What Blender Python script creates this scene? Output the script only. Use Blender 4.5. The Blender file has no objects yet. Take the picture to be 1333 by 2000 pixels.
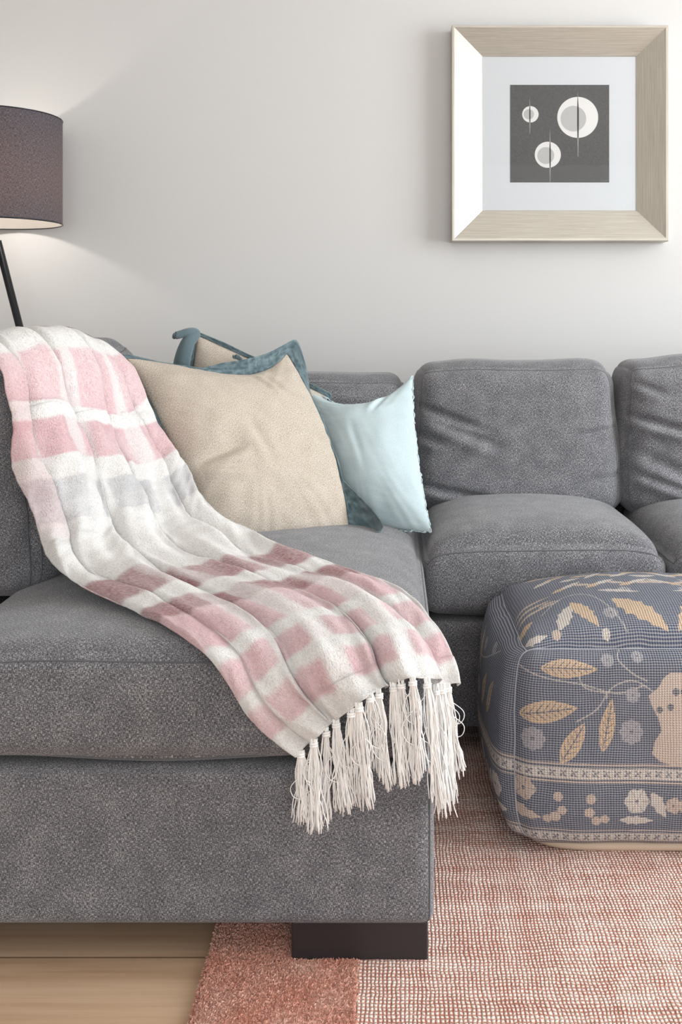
import bpy, bmesh, math, random
import numpy as np
from mathutils import Vector
from mathutils.bvhtree import BVHTree
random.seed(7); rng = np.random.default_rng(7)
S = bpy.context.scene
COL = S.collection
PI = math.pi
F = 2000.0; VX = 770.0; HY = 630.0; H = 0.971          # focal length (px), vanishing point, eye height

# ------------------------------------------------------------------ camera, world, lights, exposure
cam = bpy.data.cameras.new('camera'); camo = bpy.data.objects.new('camera', cam); COL.objects.link(camo)
camo.location = (0, 0, H); camo.rotation_euler = (PI/2, 0, 0)
cam.lens = 36; cam.sensor_width = 36; cam.sensor_fit = 'AUTO'
cam.shift_x = -(VX-666.5)/2000; cam.shift_y = -(1000-HY)/2000
cam.clip_start = 0.05
S.camera = camo
S.view_settings.view_transform = 'Standard'; S.view_settings.look = 'None'
S.view_settings.gamma = 1; S.view_settings.use_curve_mapping = False
S.view_settings.exposure = 0.0
world = bpy.data.worlds.new('world'); S.world = world; world.use_nodes = True
world.node_tree.nodes['Background'].inputs[0].default_value = (0.80, 0.90, 1.0, 1)
world.node_tree.nodes['Background'].inputs[1].default_value = 1.0
def area(name, loc, rot, sx, sy, power, col):
    l = bpy.data.lights.new(name, 'AREA'); l.shape = 'RECTANGLE'; l.size = sx; l.size_y = sy
    l.energy = power; l.color = col
    o = bpy.data.objects.new(name, l); COL.objects.link(o); o.location = loc; o.rotation_euler = rot
    return o
area('window_daylight_right', (3.18, 1.45, 1.45), (0, math.radians(90), 0), 1.9, 2.1, 128, (0.93, 0.97, 1.0))
area('front_fill_light', (0.6, -2.68, 1.4), (math.radians(90), 0, 0), 3.4, 2.0, 58, (0.97, 0.985, 1.0))  # added fill light behind the camera for the surfaces facing it

# ------------------------------------------------------------------ helpers
def W(px, py, D): return ((px-VX)*D/F, D, H-(py-HY)*D/F)
def Dz(py, z): return F*(H-z)/(py-HY)
def lin(r, g, b):
    f = lambda c: (c/255/12.92 if c/255 <= 0.04045 else ((c/255+0.055)/1.055)**2.4)
    return (f(r), f(g), f(b), 1.0)
def tag(o, label=None, cat=None, group=None, kind=None):
    if label: o['label'] = label
    if cat: o['category'] = cat
    if group: o['group'] = group
    if kind: o['kind'] = kind
    return o
def empty(name, loc, label, cat, group=None):
    o = bpy.data.objects.new(name, None); COL.objects.link(o); o.location = loc; o.empty_display_size = .1
    o['_l'] = 0; del o['_l']
    return tag(o, label, cat, group)
def link(name, me, mat, parent=None, smooth=True):
    o = bpy.data.objects.new(name, me); COL.objects.link(o)
    for m in (mat if isinstance(mat, (list, tuple)) else [mat]):
        me.materials.append(m)
    if smooth:
        me.polygons.foreach_set('use_smooth', [True]*len(me.polygons))
    if parent is not None:
        o.parent = parent
        root = parent; off = Vector((0, 0, 0))
        while root is not None: off += root.location; root = root.parent
        me.transform(__import__('mathutils').Matrix.Translation(-off))
    return o
def mesh_from(verts, faces, name='m'):
    me = bpy.data.meshes.new(name); me.from_pydata([tuple(map(float, v)) for v in verts], [], [tuple(map(int, f)) for f in faces]); me.update(); return me
def box_bm(bm, x0, x1, y0, y1, z0, z1, bev=0.0, seg=2):
    r = bmesh.ops.create_cube(bm, size=1); vs = r['verts']
    for v in vs:
        v.co = Vector(((x0+x1)/2+v.co.x*(x1-x0), (y0+y1)/2+v.co.y*(y1-y0), (z0+z1)/2+v.co.z*(z1-z0)))
    if bev > 0:
        es = list({e for v in vs for e in v.link_edges})
        bmesh.ops.bevel(bm, geom=es, offset=bev, segments=seg, affect='EDGES', profile=0.5)
def box(name, dims, mat, parent=None, bev=0.0, smooth=False):
    bm = bmesh.new(); box_bm(bm, *dims, bev); me = bpy.data.meshes.new(name); bm.to_mesh(me); bm.free()
    return link(name, me, mat, parent, smooth)
def tubes(paths, radii, seg=6):
    V = []; Fc = []
    for path, rad in zip(paths, radii):
        P = np.array(path, float); n = len(P)
        T = np.gradient(P, axis=0); T /= (np.linalg.norm(T, axis=1)[:, None]+1e-12)
        up = np.array([0.31, 0.2, 0.93]) if abs(T[0][2]) < .8 else np.array([1.0, 0.1, 0])
        N = np.cross(T, up); N /= (np.linalg.norm(N, axis=1)[:, None]+1e-12); B = np.cross(T, N)
        rr = np.full(n, rad) if np.isscalar(rad) else np.array(rad)
        b = len(V)
        for i in range(n):
            for k in range(seg):
                a = 2*PI*k/seg
                V.append(P[i]+rr[i]*(math.cos(a)*N[i]+math.sin(a)*B[i]))
        for i in range(n-1):
            for k in range(seg):
                k2 = (k+1) % seg
                Fc.append((b+i*seg+k, b+i*seg+k2, b+(i+1)*seg+k2, b+(i+1)*seg+k))
        Fc.append(tuple(b+k for k in range(seg))[::-1]); Fc.append(tuple(b+(n-1)*seg+k for k in range(seg)))
    return mesh_from(V, Fc)
def crom(P, m):           # catmull-rom through P, m samples
    P = np.array(P, float); n = len(P); Q = np.vstack([2*P[0]-P[1], P, 2*P[-1]-P[-2]])
    out = []
    for s in np.linspace(0, n-1, m):
        i = min(int(s), n-2); t = s-i; a, b, c, d = Q[i], Q[i+1], Q[i+2], Q[i+3]
        out.append(0.5*((2*b)+(-a+c)*t+(2*a-5*b+4*c-d)*t*t+(-a+3*b-3*c+d)*t**3))
    return np.array(out)
def vnoise(P, scale, seed=0, oct=3):      # smooth pseudo-noise from sums of sines
    r = np.random.default_rng(seed); s = np.zeros(len(P)); amp = 1.0; sc = scale; tot = 0
    for o in range(oct):
        for _ in range(4):
            k = r.normal(size=3); k /= np.linalg.norm(k)
            s += amp*np.sin(P@(k*sc)+r.uniform(0, 6.28)); tot += amp*.7
        amp *= .5; sc *= 2.1
    return s/tot
def setcolor(me, C, name='Col'):
    a = me.color_attributes.new(name, 'FLOAT_COLOR', 'POINT'); a.data.foreach_set('color', np.ascontiguousarray(C, dtype=np.float32).ravel())

# ------------------------------------------------------------------ materials
def newmat(name, rough=0.8):
    m = bpy.data.materials.new(name); m.use_nodes = True; nt = m.node_tree; b = nt.nodes['Principled BSDF']
    b.inputs['Roughness'].default_value = rough
    return m, nt, b
def nd(nt, t, **kw):
    n = nt.nodes.new(t)
    for k, v in kw.items():
        if k.startswith('i_'): n.inputs[k[2:].replace('_', ' ')].default_value = v
        else: setattr(n, k, v)
    return n
def mapping(nt, src, scale, loc=(0, 0, 0)):
    m = nd(nt, 'ShaderNodeMapping'); m.inputs['Scale'].default_value = scale; m.inputs['Location'].default_value = loc
    nt.links.new(src, m.inputs['Vector']); return m.outputs[0]
def noise(nt, vec, scale=1, detail=2, rough=.5):
    n = nd(nt, 'ShaderNodeTexNoise'); n.inputs['Scale'].default_value = scale; n.inputs['Detail'].default_value = detail; n.inputs['Roughness'].default_value = rough
    nt.links.new(vec, n.inputs['Vector']); return n.outputs[0]
def math_(nt, op, a, b=None, c=None):
    n = nd(nt, 'ShaderNodeMath', operation=op)
    for i, x in enumerate((a, b, c)):
        if x is None: continue
        if isinstance(x, (int, float)): n.inputs[i].default_value = x
        else: nt.links.new(x, n.inputs[i])
    return n.outputs[0]
def ramp(nt, fac, stops, interp='LINEAR'):
    r = nd(nt, 'ShaderNodeValToRGB'); r.color_ramp.interpolation = interp
    e = r.color_ramp.elements
    while len(e) < len(stops): e.new(0.5)
    for x, (p, c) in zip(e, stops): x.position = p; x.color = c
    nt.links.new(fac, r.inputs[0]); return r.outputs[0]
def mix(nt, fac, a, b, mode='MIX'):
    n = nd(nt, 'ShaderNodeMix', data_type='RGBA', blend_type=mode)
    for s, x in ((0, fac), (6, a), (7, b)):
        if isinstance(x, (int, float)): n.inputs[s].default_value = x
        elif isinstance(x, tuple): n.inputs[s].default_value = x
        else: nt.links.new(x, n.inputs[s])
    return n.outputs[2]
def bump(nt, b, h, strength=.3, dist=.001):
    n = nd(nt, 'ShaderNodeBump'); n.inputs['Strength'].default_value = strength; n.inputs['Distance'].default_value = dist
    nt.links.new(h, n.inputs['Height']); nt.links.new(n.outputs[0], b.inputs['Normal'])

def woven(name, stops, across=260, along=900, rough=.95, bstr=.35, slub=.0, sheen=.0):
    m, nt, b = newmat(name, rough)
    uv = nd(nt, 'ShaderNodeTexCoord').outputs['UV']
    n1 = noise(nt, mapping(nt, uv, (across, along, 1)), 1, 1.0)
    n2 = noise(nt, mapping(nt, uv, (along, across, 1), (3, 7, 0)), 1, 1.0)
    n3 = noise(nt, mapping(nt, uv, (22, 22, 1)), 1, 3)
    s = math_(nt, 'ADD', n1, n2)
    s = math_(nt, 'MULTIPLY', s, .5)
    mx = math_(nt, 'MAXIMUM', n1, n2)
    s = math_(nt, 'ADD', math_(nt, 'MULTIPLY', s, .55), math_(nt, 'MULTIPLY', mx, .45))
    s = math_(nt, 'ADD', s, math_(nt, 'MULTIPLY', math_(nt, 'SUBTRACT', n3, .5), .10))
    c = ramp(nt, s, stops)
    nt.links.new(c, b.inputs['Base Color'])
    b.inputs['Sheen Weight'].default_value = sheen
    b.inputs['Specular IOR Level'].default_value = .15
    bump(nt, b, s, bstr, .0015)
    return m
M = {}
M['sofa'] = woven('charcoal_tweed', [(.35, lin(46, 46, 49)), (.48, lin(86, 86, 90)), (.57, lin(120, 120, 124)), (.68, lin(196, 195, 195))], 250, 1250, slub=1, sheen=.25)
M['seam'] = woven('charcoal_piping', [(.34, lin(48, 48, 50)), (.5, lin(92, 92, 96)), (.7, lin(130, 130, 132))], 200, 600, sheen=.2)
M['linen'] = woven('natural_linen', [(.33, lin(138, 125, 111)), (.5, lin(181, 169, 154)), (.66, lin(212, 204, 193))], 260, 800, bstr=.3, sheen=.1)
M['blue'] = woven('pale_blue_linen', [(.33, lin(172, 190, 194)), (.5, lin(186, 203, 207)), (.66, lin(198, 213, 216))], 200, 800, bstr=.2, sheen=.1)
M['velvet'] = woven('teal_velvet', [(.33, lin(66, 82, 88)), (.5, lin(86, 104, 110)), (.66, lin(112, 130, 134))], 50, 90, bstr=.08, sheen=.35)
# wall
m, nt, b = newmat('painted_wall', .85); b.inputs['Base Color'].default_value = lin(208, 207, 205)
bump(nt, b, noise(nt, nd(nt, 'ShaderNodeTexCoord').outputs['Object'], 180, 3), .04, .001); M['wall'] = m
m, nt, b = newmat('white_ceiling', .9); b.inputs['Base Color'].default_value = lin(238, 238, 236); M['ceil'] = m
m, nt, b = newmat('white_gloss_trim', .4); b.inputs['Base Color'].default_value = lin(238, 238, 236); M['trim'] = m
# floor planks running along X
m, nt, b = newmat('oak_planks', .42)
oc = nd(nt, 'ShaderNodeTexCoord').outputs['Object']
sp = nd(nt, 'ShaderNodeSeparateXYZ'); nt.links.new(oc, sp.inputs[0])
row = math_(nt, 'DIVIDE', math_(nt, 'SUBTRACT', sp.outputs[1], 1.566-1.9), .19)
fr = math_(nt, 'FRACT', row); fl = math_(nt, 'FLOOR', row)
cb = nd(nt, 'ShaderNodeCombineXYZ')
nt.links.new(math_(nt, 'ADD', sp.outputs[0], math_(nt, 'MULTIPLY', fl, 3.7)), cb.inputs[0]); nt.links.new(sp.outputs[1], cb.inputs[1]); nt.links.new(math_(nt, 'MULTIPLY', fl, 1.3), cb.inputs[2])
g = noise(nt, mapping(nt, cb.outputs[0], (2.2, 60, 1)), 1, 5, .6)
g2 = noise(nt, mapping(nt, cb.outputs[0], (1.2, 9, 1)), 1, 3)
gg = math_(nt, 'ADD', math_(nt, 'MULTIPLY', g, .55), math_(nt, 'MULTIPLY', g2, .45))
c = ramp(nt, gg, [(.3, lin(176, 143, 114)), (.52, lin(205, 173, 143)), (.72, lin(220, 193, 166))])
edge = math_(nt, 'MINIMUM', fr, math_(nt, 'SUBTRACT', 1.0, fr))
gap = math_(nt, 'LESS_THAN', edge, .009)
c = mix(nt, math_(nt, 'MULTIPLY', gap, .75), c, lin(96, 72, 52)); nt.links.new(c, b.inputs['Base Color'])
bump(nt, b, math_(nt, 'SUBTRACT', math_(nt, 'MULTIPLY', g, .2), gap), .25, .001); M['floor'] = m
# rug weave: rows of cream beads on terracotta warp
def rugmat(name, weave):
    m, nt, b = newmat(name, 1.0); b.inputs['Specular IOR Level'].default_value = .05; b.inputs['Sheen Weight'].default_value = .3
    oc = nd(nt, 'ShaderNodeTexCoord').outputs['Object']
    if weave:
        w = nd(nt, 'ShaderNodeTexNoise'); w.inputs['Scale'].default_value = 9; w.inputs['Detail'].default_value = 3; nt.links.new(oc, w.inputs['Vector'])
        w2 = nd(nt, 'ShaderNodeTexNoise'); w2.inputs['Scale'].default_value = 90; w2.inputs['Detail'].default_value = 1; nt.links.new(oc, w2.inputs['Vector'])
        v1 = nd(nt, 'ShaderNodeVectorMath', operation='MULTIPLY_ADD'); nt.links.new(w.outputs[1], v1.inputs[0]); v1.inputs[1].default_value = (.016,)*3; nt.links.new(oc, v1.inputs[2])
        v2 = nd(nt, 'ShaderNodeVectorMath', operation='MULTIPLY_ADD'); nt.links.new(w2.outputs[1], v2.inputs[0]); v2.inputs[1].default_value = (.0032,)*3; nt.links.new(v1.outputs[0], v2.inputs[2])
        s = nd(nt, 'ShaderNodeSeparateXYZ'); nt.links.new(v2.outputs[0], s.inputs[0])
        px = math_(nt, 'ABSOLUTE', math_(nt, 'SINE', math_(nt, 'MULTIPLY', s.outputs[0], PI/.0062)))
        py = math_(nt, 'ABSOLUTE', math_(nt, 'SINE', math_(nt, 'MULTIPLY', s.outputs[1], PI/.0075)))
        h = math_(nt, 'MULTIPLY', math_(nt, 'POWER', px, .8), math_(nt, 'POWER', py, .8))
        n = noise(nt, oc, 260, 3, .7); n2 = noise(nt, mapping(nt, oc, (4, 40, 1)), 1, 3); n4 = noise(nt, mapping(nt, oc, (40, 4, 1)), 1, 3)
        t = math_(nt, 'ADD', h, math_(nt, 'MULTIPLY', math_(nt, 'SUBTRACT', n, .5), 1.5))
        t = math_(nt, 'ADD', t, math_(nt, 'MULTIPLY', math_(nt, 'SUBTRACT', n2, .5), .9))
        t = math_(nt, 'ADD', t, math_(nt, 'MULTIPLY', math_(nt, 'SUBTRACT', n4, .5), .6))
        c = ramp(nt, t, [(.02, lin(166, 100, 80)), (.30, lin(208, 144, 124)), (.55, lin(232, 194, 178)), (.80, lin(248, 234, 223))])
        hh = math_(nt, 'ADD', h, math_(nt, 'MULTIPLY', n, .5)); bump(nt, b, hh, .9, .0035)
    else:
        n = noise(nt, oc, 330, 4, .75); n2 = noise(nt, oc, 14, 3)
        t = math_(nt, 'ADD', math_(nt, 'MULTIPLY', n, .7), math_(nt, 'MULTIPLY', n2, .3))
        c = ramp(nt, t, [(.32, lin(206, 128, 104)), (.46, lin(236, 168, 144)), (.58, lin(244, 196, 176)), (.70, lin(252, 232, 220))])
        bump(nt, b, n, .8, .004)
    nt.links.new(c, b.inputs['Base Color']); return m
M['rug_weave'] = rugmat('rug_woven_check', True); M['rug_plain'] = rugmat('rug_plain_band', False)
m, nt, b = newmat('dark_stained_leg', .45); b.inputs['Base Color'].default_value = lin(44, 38, 40)
bump(nt, b, noise(nt, mapping(nt, nd(nt, 'ShaderNodeTexCoord').outputs['Object'], (8, 8, 120)), 1, 3), .1, .001); M['leg'] = m
m, nt, b = newmat('black_metal', .35); b.inputs['Base Color'].default_value = lin(40, 42, 46); b.inputs['Metallic'].default_value = .5; M['metal'] = m
m, nt, b = newmat('brushed_champagne_wood', .38); b.inputs['Metallic'].default_value = .4
uv = nd(nt, 'ShaderNodeTexCoord').outputs['UV']
g = noise(nt, mapping(nt, uv, (6, 420, 1)), 1, 4, .7)
c = ramp(nt, g, [(.3, lin(174, 167, 154)), (.55, lin(196, 190, 178)), (.75, lin(212, 207, 197))]); nt.links.new(c, b.inputs['Base Color']); bump(nt, b, g, .15, .0005); M['frame'] = m
m, nt, b = newmat('mat_board', .7); b.inputs['Base Color'].default_value = lin(210, 214, 217); M['board'] = m
m, nt, b = newmat('print_charcoal', .8); n = noise(nt, nd(nt, 'ShaderNodeTexCoord').outputs['Object'], 300, 2)
nt.links.new(ramp(nt, n, [(.3, lin(84, 84, 84)), (.7, lin(100, 100, 99))]), b.inputs['Base Color']); M['ink'] = m
for k, cc in (('ink_white', (226, 226, 224)), ('ink_grey', (186, 186, 185)), ('ink_dark', (66, 66, 66)), ('ink_mid', (150, 150, 147))):
    m, nt, b = newmat('print_'+k, .8); b.inputs['Base Color'].default_value = lin(*cc); M[k] = m
# picture glass
m, nt, b = newmat('picture_glass', .02)
nt.nodes.remove(b); tr = nd(nt, 'ShaderNodeBsdfTransparent'); gl = nd(nt, 'ShaderNodeBsdfGlossy'); gl.inputs['Roughness'].default_value = .02
mxs = nd(nt, 'ShaderNodeMixShader'); fres = nd(nt, 'ShaderNodeFresnel'); fres.inputs[0].default_value = 1.12
nt.links.new(fres.outputs[0], mxs.inputs[0]); nt.links.new(tr.outputs[0], mxs.inputs[1]); nt.links.new(gl.outputs[0], mxs.inputs[2]); nt.links.new(mxs.outputs[0], nt.nodes['Material Output'].inputs[0]); M['glass'] = m
# lamp shade: dark linen letting a little light through
m, nt, b = newmat('shade_linen', .95)
uv = nd(nt, 'ShaderNodeTexCoord').outputs['UV']
n1 = noise(nt, mapping(nt, uv, (140, 1100, 1)), 1, 1); n2 = noise(nt, mapping(nt, uv, (1100, 140, 1)), 1, 1)
s = math_(nt, 'MULTIPLY', math_(nt, 'ADD', n1, n2), .5)
c = ramp(nt, s, [(.36, lin(50, 56, 68)), (.5, lin(66, 74, 88)), (.64, lin(98, 104, 118))]); nt.links.new(c, b.inputs['Base Color']); bump(nt, b, s, .3, .001)
tl = nd(nt, 'ShaderNodeBsdfTranslucent'); nt.links.new(ramp(nt, s, [(.38, lin(110, 84, 66)), (.64, lin(225, 185, 150))]), tl.inputs[0])
mxs = nd(nt, 'ShaderNodeMixShader'); mxs.inputs[0].default_value = .24
nt.links.new(b.outputs[0], mxs.inputs[1]); nt.links.new(tl.outputs[0], mxs.inputs[2]); nt.links.new(mxs.outputs[0], nt.nodes['Material Output'].inputs[0]); M['shade'] = m
m, nt, b = newmat('shade_lining', .8); b.inputs['Base Color'].default_value = lin(235, 228, 220)
tl = nd(nt, 'ShaderNodeBsdfTranslucent'); tl.inputs[0].default_value = lin(235, 225, 210); mxs = nd(nt, 'ShaderNodeMixShader'); mxs.inputs[0].default_value = .5
nt.links.new(b.outputs[0], mxs.inputs[1]); nt.links.new(tl.outputs[0], mxs.inputs[2]); nt.links.new(mxs.outputs[0], nt.nodes['Material Output'].inputs[0]); M['lining'] = m
m, nt, b = newmat('bulb_glow', .3); b.inputs['Emission Color'].default_value = (1, .8, .6, 1); b.inputs['Emission Strength'].default_value = 3; M['bulb'] = m
# blanket
m, nt, b = newmat('plaid_cotton', .95); b.inputs['Sheen Weight'].default_value = .2; b.inputs['Specular IOR Level'].default_value = .1
a = nd(nt, 'ShaderNodeVertexColor', layer_name='Col').outputs[0]
uv = nd(nt, 'ShaderNodeTexCoord').outputs['UV']
n1 = noise(nt, mapping(nt, uv, (260, 520, 1)), 1, 2); n2 = noise(nt, mapping(nt, uv, (620, 120, 1)), 1, 2)
s = math_(nt, 'MULTIPLY', math_(nt, 'ADD', n1, n2), .5)
dk = ramp(nt, s, [(.36, (.74, .74, .74, 1)), (.49, (.96, .96, .96, 1)), (.6, (1, 1, 1, 1))])
nt.links.new(mix(nt, 1.0, a, dk, 'MULTIPLY'), b.inputs['Base Color']); bump(nt, b, s, .95, .004)
tl = nd(nt, 'ShaderNodeBsdfTranslucent'); nt.links.new(a, tl.inputs[0]); mxs = nd(nt, 'ShaderNodeMixShader'); mxs.inputs[0].default_value = .12
nt.links.new(b.outputs[0], mxs.inputs[1]); nt.links.new(tl.outputs[0], mxs.inputs[2]); nt.links.new(mxs.outputs[0], nt.nodes['Material Output'].inputs[0]); M['plaid'] = m
m, nt, b = newmat('white_yarn', .9); b.inputs['Base Color'].default_value = lin(248, 247, 244); b.inputs['Sheen Weight'].default_value = .2; M['yarn'] = m
# pouf
m, nt, b = newmat('pouf_weave', .95); b.inputs['Specular IOR Level'].default_value = .1
a = nd(nt, 'ShaderNodeVertexColor', layer_name='Col').outputs[0]
uv = nd(nt, 'ShaderNodeTexCoord').outputs['UV']
w = nd(nt, 'ShaderNodeTexNoise'); w.inputs['Scale'].default_value = 12; nt.links.new(uv, w.inputs['Vector'])
v1 = nd(nt, 'ShaderNodeVectorMath', operation='MULTIPLY_ADD'); nt.links.new(w.outputs[1], v1.inputs[0]); v1.inputs[1].default_value = (.010,)*3; nt.links.new(uv, v1.inputs[2])
s = nd(nt, 'ShaderNodeSeparateXYZ'); nt.links.new(v1.outputs[0], s.inputs[0])
sx = math_(nt, 'ABSOLUTE', math_(nt, 'SINE', math_(nt, 'MULTIPLY', s.outputs[0], PI/.0049)))
sy = math_(nt, 'ABSOLUTE', math_(nt, 'SINE', math_(nt, 'MULTIPLY', s.outputs[1], PI/.0042)))
gx = math_(nt, 'SUBTRACT', 1.0, math_(nt, 'POWER', sx, .9)); gy = math_(nt, 'SUBTRACT', 1.0, math_(nt, 'POWER', sy, .9))
nz = noise(nt, uv, 420, 2, .7)
lines = math_(nt, 'MINIMUM', math_(nt, 'ADD', math_(nt, 'MULTIPLY', gx, .30), math_(nt, 'MULTIPLY', gy, .74)), .9)
lines = math_(nt, 'MULTIPLY', lines, math_(nt, 'ADD', .35, nz))
big = noise(nt, uv, 16, 3)
c = mix(nt, lines, a, lin(214, 212, 212)); c = mix(nt, math_(nt, 'MULTIPLY', nz, .35), c, (.02, .02, .03, 1), 'MIX')
c = mix(nt, math_(nt, 'MULTIPLY', big, .12), c, lin(190, 190, 198))
nt.links.new(c, b.inputs['Base Color']); bump(nt, b, math_(nt, 'MULTIPLY', sx, sy), .7, .003); M['pouf'] = m
m, nt, b = newmat('pouf_base_cotton', .9); b.inputs['Base Color'].default_value = lin(206, 186, 164); bump(nt, b, noise(nt, nd(nt, 'ShaderNodeTexCoord').outputs['Object'], 500, 2), .3, .001); M['cotton'] = m

# ------------------------------------------------------------------ room shell
WY = 3.33
def struct(name, dims, mat):
    o = box(name, dims, mat); o['kind'] = 'structure'; return o
struct('floor', (-2.7, 3.3, -2.8, WY+.1, -.1, 0), M['floor'])
struct('ceiling', (-2.7, 3.3, -2.8, WY+.1, 2.6, 2.7), M['ceil'])
struct('wall_back', (-2.7, 3.3, WY, WY+.1, 0, 2.6), M['wall'])
struct('wall_left', (-2.7, -2.6, -2.8, WY, 0, 2.6), M['wall'])
def wall_with_hole(name, axis, pos, th, lo, hi, a0, a1, z0, z1):
    bm = bmesh.new()
    def bb(u0, u1, w0, w1):
        if axis == 'x': box_bm(bm, pos, pos+th, u0, u1, w0, w1)
        else: box_bm(bm, u0, u1, pos, pos+th, w0, w1)
    bb(lo, a0, 0, 2.6); bb(a1, hi, 0, 2.6); bb(a0, a1, z1, 2.6)
    if z0 > 0: bb(a0, a1, 0, z0)
    me = bpy.data.meshes.new(name); bm.to_mesh(me); bm.free(); o = link(name, me, M['wall'], None, False); o['kind'] = 'structure'
wall_with_hole('wall_right', 'x', 3.2, .1, -2.8, WY, .4, 2.5, .5, 2.4)
wall_with_hole('wall_front', 'y', -2.8, .1, -2.6, 3.2, -1.1, 2.3, .4, 2.4)
struct('baseboard_back', (-2.6, 3.2, WY-.014, WY, 0, .11), M['trim'])
struct('baseboard_left', (-2.6, -2.586, -2.7, WY-.014, 0, .11), M['trim'])

# ------------------------------------------------------------------ cushion builder
def lattice(n):
    """surface lattice of a cube: unique points in [-1,1]^3 plus quads and per-loop face ids"""
    a = np.linspace(-1, 1, n+1)
    pts = []; quads = []; fid = []
    base = 0
    I, J = np.meshgrid(np.arange(n+1), np.arange(n+1), indexing='ij')
    A, B = a[I].ravel(), a[J].ravel(); one = np.ones_like(A)
    faces = [(A, -one, B, 0), (A, one, B, 1), (-one, A, B, 2), (one, A, B, 3), (A, B, one, 4), (A, B, -one, 5)]
    idx = np.arange((n+1)**2).reshape(n+1, n+1)
    q = np.stack([idx[:-1, :-1], idx[1:, :-1], idx[1:, 1:], idx[:-1, 1:]], -1).reshape(-1, 4)
    flip = {0: False, 1: True, 2: True, 3: False, 4: False, 5: True}
    for (x, y, z, k) in faces:
        pts.append(np.stack([x, y, z], 1)); qq = q[:, ::-1] if flip[k] else q
        quads.append(qq+base); fid += [k]*len(q); base += (n+1)**2
    P = np.vstack(pts); Q = np.vstack(quads); fid = np.array(fid)
    key = np.round((P+1)*n*4).astype(int); key = key[:, 0]*10**10+key[:, 1]*10**5+key[:, 2]
    _, first, inv = np.unique(key, return_index=True, return_inverse=True)
    return P[first], inv.ravel()[Q], fid
_L = {}
def spread(p, k=.55): return (1-k)*p+k*np.sin(p*PI/2)
def rbox(p, h, r):
    h = np.array(h); p = spread(p)
    q = p*h; inner = np.clip(q, -(h-r), h-r); d = q-inner
    nrm = np.linalg.norm(d, axis=1); ok = nrm > 1e-9
    # direction for flat parts is the face normal already
    out = inner.copy(); out[ok] += d[ok]/nrm[ok][:, None]*r
    return out
def cushion(name, c, h, r, deform, mat, parent, n=60, rot=0):
    if n not in _L: _L[n] = lattice(n)
    P, Q, fid = _L[n]
    q = spread(P)*np.array(h)
    X = deform(rbox(P, h, r), P)
    if rot:
        cs, sn = math.cos(rot), math.sin(rot); X = np.stack([cs*X[:, 0]-sn*X[:, 1], sn*X[:, 0]+cs*X[:, 1], X[:, 2]], 1)
    X = X+np.array(c)
    me = bpy.data.meshes.new(name); me.from_pydata(X.tolist(), [], Q.tolist()); me.update()
    uvl = me.uv_layers.new(name='UVMap')
    ax = {0: (0, 2), 1: (0, 2), 2: (1, 2), 3: (1, 2), 4: (0, 1), 5: (0, 1)}
    U = np.zeros((len(Q), 4, 2))
    for k in range(6):
        s = fid == k; a, b2 = ax[k]
        U[s, :, 0] = q[Q[s]][:, :, a]+c[0]*.37+k*.13; U[s, :, 1] = q[Q[s]][:, :, b2]+c[1]*.71
    uvl.data.foreach_set('uv', U.astype(np.float32).ravel())
    o = link(name, me, mat, parent); o['_'] = 1; del o['_']
    def pt(ps):
        ps = np.array(ps, float); Y = deform(rbox(ps, h, r), ps)
        if rot:
            Y = np.stack([cs*Y[:, 0]-sn*Y[:, 1], sn*Y[:, 0]+cs*Y[:, 1], Y[:, 2]], 1)
        return Y+np.array(c)
    return o, pt, X, Q
def seam(pt, loops, parent, rad=.0022, mat=None):
    paths = []
    for a, b in loops:
        a = np.array(a, float); b = np.array(b, float); t = np.linspace(0, 1, 70)[:, None]
        paths.append(pt(a+(b-a)*t))
    me = tubes(paths, [rad]*len(paths), 6); me.uv_layers.new(name='UVMap')
    return link('seam', me, mat or M['seam'], parent)
def creases(x, z, lst):
    d = np.zeros(len(x))
    for (x0, z0, x1, z1, w, dep) in lst:
        vx, vz = x1-x0, z1-z0; L = vx*vx+vz*vz
        t = np.clip(((x-x0)*vx+(z-z0)*vz)/L, 0, 1)
        dx = x-(x0+t*vx); dz = z-(z0+t*vz); side = (dx*vz-dz*vx)/math.sqrt(L)
        fall = np.sin(np.clip(t, .02, .98)*PI)**.5
        end = np.exp(-((dx*vx+dz*vz)/math.sqrt(L))**2/(w*w*2))
        d += dep*fall*end*(-np.exp(-side**2/(w*w))+.7*np.exp(-(side-1.6*w)**2/(w*w*2.5)))
    return d

# ------------------------------------------------------------------ sectional sofa
CR = .061           # right face of the chaise
sofa = empty('sectional_sofa', (-.2, 2.3, 0), 'charcoal grey tweed sectional sofa with a chaise section coming forward', 'sofa')
D1, D2 = 1.53, 2.283
def soft(amp=.003, sc=9, seed=1):
    return lambda X: vnoise(X, sc, seed)*amp
def d_base(X, p):
    X = X.copy(); X[:, 1] += vnoise(X, 7, 3)*.0025*(np.abs(p[:, 1]) > .9); return X
# chaise base: front, and main base
o, pt, _, _ = cushion('base', ((-1.0+CR)/2, (D1+3.08)/2, (.065+.305)/2), ((1.0+CR)/2, (3.08-D1)/2, .12), .020, d_base, M['sofa'], sofa, 50)
tag(o, 'fabric covered base of the chaise section')
seam(pt, [((.985, -1, -1), (.985, -1, 1))], o, .0015)
o, pt, _, _ = cushion('base', ((CR+.004+2.0)/2, (D2+3.08)/2, .185), ((2.0-CR-.004)/2, (3.08-D2)/2, .12), .014, d_base, M['sofa'], sofa, 30)
tag(o, 'fabric covered base of the long seat section')
# back frame
cushion('back_frame', (.5, 3.0, .53), (1.5, .085, .235), .03, d_base, M['sofa'], sofa, 24)
cushion('back_frame', (-.915, 2.455, .53), (.085, .54, .235), .03, d_base, M['sofa'], sofa, 24)
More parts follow.
